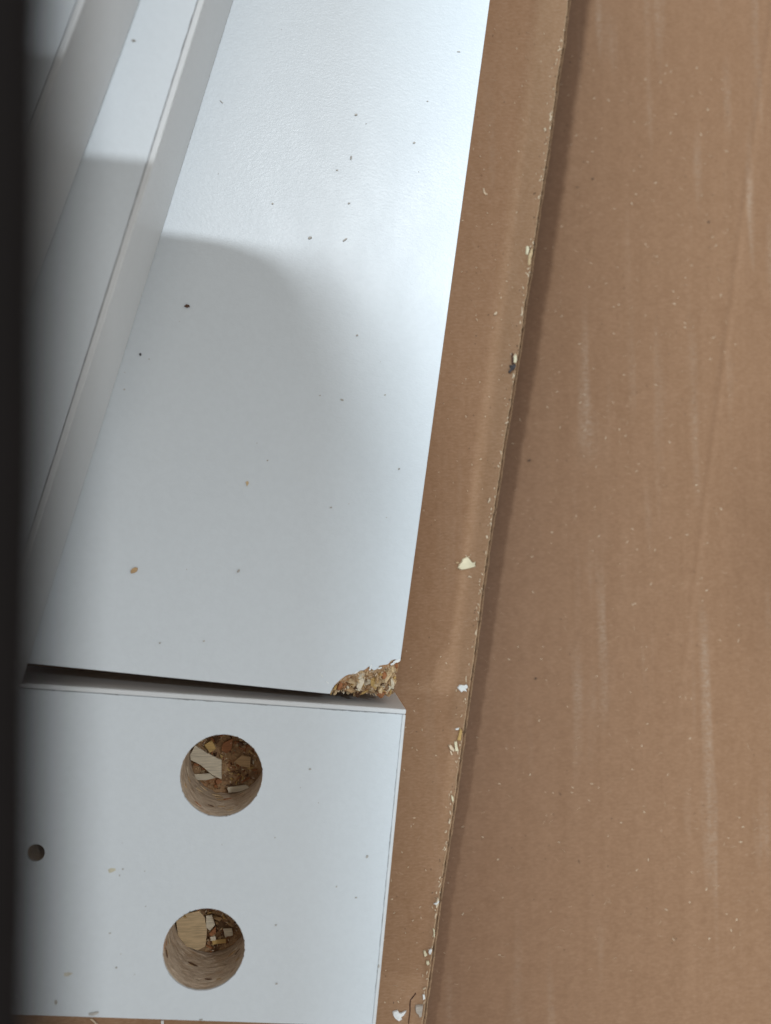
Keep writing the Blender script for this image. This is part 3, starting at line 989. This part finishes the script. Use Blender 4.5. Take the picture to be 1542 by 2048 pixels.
bit('glue_smear', 'faint yellowish smear near the bottom left corner of the drilled panel', 'smear', [(128, 1946), (138, 1944), (147, 1946), (142, 1950), (136, 1953), (129, 1953)], ZT + 0.005, 0.02, plain('faint_smear', (0.56, 0.54, 0.46), 0.5, 0.15), GP)

# ------------------------------------------------------------------ dust and dirt nobody could count
def scatter(name, spots, mat, label=None):
    """spots: (x, y, z, length, width, angle) in mm; tiny bent slivers joined as one mass"""
    v, f = [], []
    for (x, y, z, L, w, a) in spots:
        ca, sa = math.cos(a), math.sin(a)
        i = len(v)
        pts = [(-L / 2, -w * 0.3), (0, -w / 2), (L / 2, -w * 0.2), (L / 2, w * 0.3), (0.1 * L, w / 2), (-L / 2, w * 0.25)]
        bend = rnd.uniform(-0.13, 0.13) * L
        for px, py in pts:
            py += bend * (1 - (2 * px / L) ** 2) if L > 3 * w else 0
            v.append((x + px * ca - py * sa, y + px * sa + py * ca, z + min(w, 0.3) * 0.6))
        f.append([i, i + 1, i + 2, i + 3, i + 4, i + 5])
        b = len(v)
        for px, py in pts:
            py += bend * (1 - (2 * px / L) ** 2) if L > 3 * w else 0
            v.append((x + px * ca - py * sa, y + px * sa + py * ca, z - 0.02))
        for k in range(6):
            f.append([i + k, b + k, b + (k + 1) % 6, i + (k + 1) % 6])
    o = mesh(name, v, f, mat)
    o['kind'] = 'stuff'
    return o

def edge_x(y):
    for a, b in zip(edge_mm, edge_mm[1:]):
        if b.y <= y <= a.y:
            return lerp(a, b, (a.y - y) / (a.y - b.y)).x
    return edge_mm[0].x
def panel_x(y):
    """x of the right side of the white panels at y"""
    if y > corner.y:
        return A1.x + (A0.x - A1.x) * (y - A1.y) / (A0.y - A1.y)
    return R0.x + (R1.x - R0.x) * (y - R0.y) / (R1.y - R0.y)

r = random.Random(5)
pale, dark, hair = [], [], []
# along the cut edge
for k in range(150):
    y = r.uniform(-92, 112)
    x = edge_x(y) - 0.5 - abs(r.gauss(0, 0.55))
    big = r.random() < 0.14
    pale.append((x, y, 0.0, r.uniform(0.5, 1.3) if big else r.uniform(0.18, 0.6), r.uniform(0.18, 0.4) if big else r.uniform(0.12, 0.26), 1.45 + r.gauss(0, 0.5)))
for k in range(60):
    y = r.uniform(-92, 112)
    dark.append((edge_x(y) - 0.4 - abs(r.gauss(0, 0.7)), y, 0.0, r.uniform(0.12, 0.4), r.uniform(0.08, 0.2), r.uniform(0, 6.3)))
# on the flap
for k in range(130):
    y = r.uniform(-92, 112)
    x = r.uniform(panel_x(y) + 0.6, edge_x(y) - 1)
    pale.append((x, y, 0.03, r.uniform(0.15, 0.45), r.uniform(0.10, 0.2), r.uniform(0, 6.3)))
for k in range(60):
    y = r.uniform(-92, 112)
    x = r.uniform(panel_x(y) + 0.6, edge_x(y) - 1)
    dark.append((x, y, 0.03, r.uniform(0.1, 0.3), r.uniform(0.07, 0.15), r.uniform(0, 6.3)))
# on the lower sheet
for k in range(210):
    y = r.uniform(-92, 112)
    x = r.uniform(edge_x(y) + 1.2, 100)
    pale.append((x, y, base_z(x, y) + 0.03, r.uniform(0.15, 0.7), r.uniform(0.08, 0.16), r.gauss(0, 0.8)))
for k in range(150):
    y = r.uniform(-92, 112)
    x = r.uniform(edge_x(y) + 1.2, 100)
    dark.append((x, y, base_z(x, y) + 0.03, r.uniform(0.1, 0.3), r.uniform(0.07, 0.17), r.uniform(0, 6.3)))
for k in range(420):
    y = r.uniform(-92, 112)
    x = r.uniform(panel_x(y) + 0.6, 100)
    if abs(x - edge_x(y)) < 1.2:
        continue
    z = 0.02 if x < edge_x(y) else base_z(x, y) + 0.02
    hair.append((x, y, z, r.uniform(0.5, 1.3), 0.05, r.gauss(0, 0.7)))
for (u, w, L, wd, a) in ((1058, 921, 0.7, 0.5, 0.2), (1417, 444, 0.5, 0.4, 0), (1185, 358, 0.45, 0.35, 0), (1071, 1357, 0.5, 0.45, 0.6), (1120, 1588, 0.7, 0.15, 2.2), (1158, 1723, 0.9, 0.12, 1.9), (1154, 375, 0.8, 0.12, 0), (1069, 387, 0.7, 0.15, 0.6)):
    z = base_z(P(u, w, -7.5).x, P(u, w, -7.5).y) + 0.03 if (u > 1075 or w > 800) else 0.03
    p = P(u, w, z)
    dark.append((p.x, p.y, z, L, wd, a))
scatter('sawdust', pale, M_DUST)
scatter('dirt', dark, M_DIRT)
M_HAIR = plain('paper_fibre', (0.46, 0.33, 0.22), 0.8)
scatter('paper_fibres', hair, M_HAIR)
# specks on the white panels (photo positions)
sp = []
for (u, w, L, wd, a, z) in ((390, 170, 0.5, 0.4, 0.4, ZT + 7), (443, 204, 0.75, 0.16, -0.8, ZT), (712, 230, 0.5, 0.35, 0, ZT), (545, 408, 0.35, 0.3, 0, ZT), (698, 407, 0.45, 0.25, 0, ZT), (702, 316, 0.3, 0.8, 0, ZT),
                           (828, 286, 0.45, 0.3, 0.2, ZT), (855, 203, 0.3, 0.2, 0, ZT), (917, 104, 0.6, 0.2, 0, ZT), (620, 476, 0.7, 0.45, 0.3, ZT), (690, 480, 0.9, 0.3, 0.6, ZT), (674, 341, 0.4, 0.25, 0, ZT),
                           (714, 671, 0.4, 0.35, 0, ZT), (249, 779, 0.3, 0.25, 0, ZT), (684, 800, 0.6, 0.35, -0.4, ZT), (770, 790, 0.3, 0.25, 0, ZT), (662, 1015, 0.4, 0.3, 0, ZT), (798, 938, 0.35, 0.3, 0.5, ZT),
                           (535, 921, 0.3, 0.25, 0, ZT), (477, 1142, 0.6, 0.45, 0.8, ZT), (320, 1286, 0.3, 0.3, 0, ZT), (408, 1282, 0.35, 0.3, 0, ZT), (640, 791, 0.3, 0.2, 0, ZT), (620, 1538, 0.4, 0.3, 0, ZT),
                           (734, 1713, 0.5, 0.4, 0.8, ZT), (712, 1795, 0.4, 0.2, 0, ZT), (673, 1773, 0.3, 0.2, 0.5, ZT), (552, 1850, 0.3, 0.25, 0.3, ZT), (220, 1866, 0.35, 0.2, 0, ZT), (553, 1967, 0.4, 0.25, 0, ZT),
                           (233, 1935, 0.3, 0.25, 0, ZT), (246, 1738, 0.3, 0.2, 0, ZT), (113, 2004, 0.4, 0.8, 0.3, ZT), (188, 2026, 1.6, 0.5, 0.1, ZT), (402, 2039, 0.6, 0.2, 0, ZT), (757, 1932, 0.5, 0.35, 1.2, ZT)):
    p = P(u, w, z)
    if z != ZT:
        continue
    sp.append((p.x, p.y, z, L, wd, a))
for k in range(30):
    u, w = r.uniform(120, 900), r.uniform(0, 2040)
    p = P(u, w, ZT)
    if p.x > panel_x(p.y) - 1.5 or any((p - c).length < rad + 1 for c, rad, d, kk in holes) or 1310 < w < 1430:
        continue
    if p.x < lerp(E1, E0, (p.y - E1.y) / (E0.y - E1.y)).x + 1:
        continue
    sp.append((p.x, p.y, ZT, r.uniform(0.1, 0.25), r.uniform(0.08, 0.18), r.uniform(0, 6)))
scatter('specks', sp, plain('grey_speck', (0.42, 0.40, 0.37), 0.8))
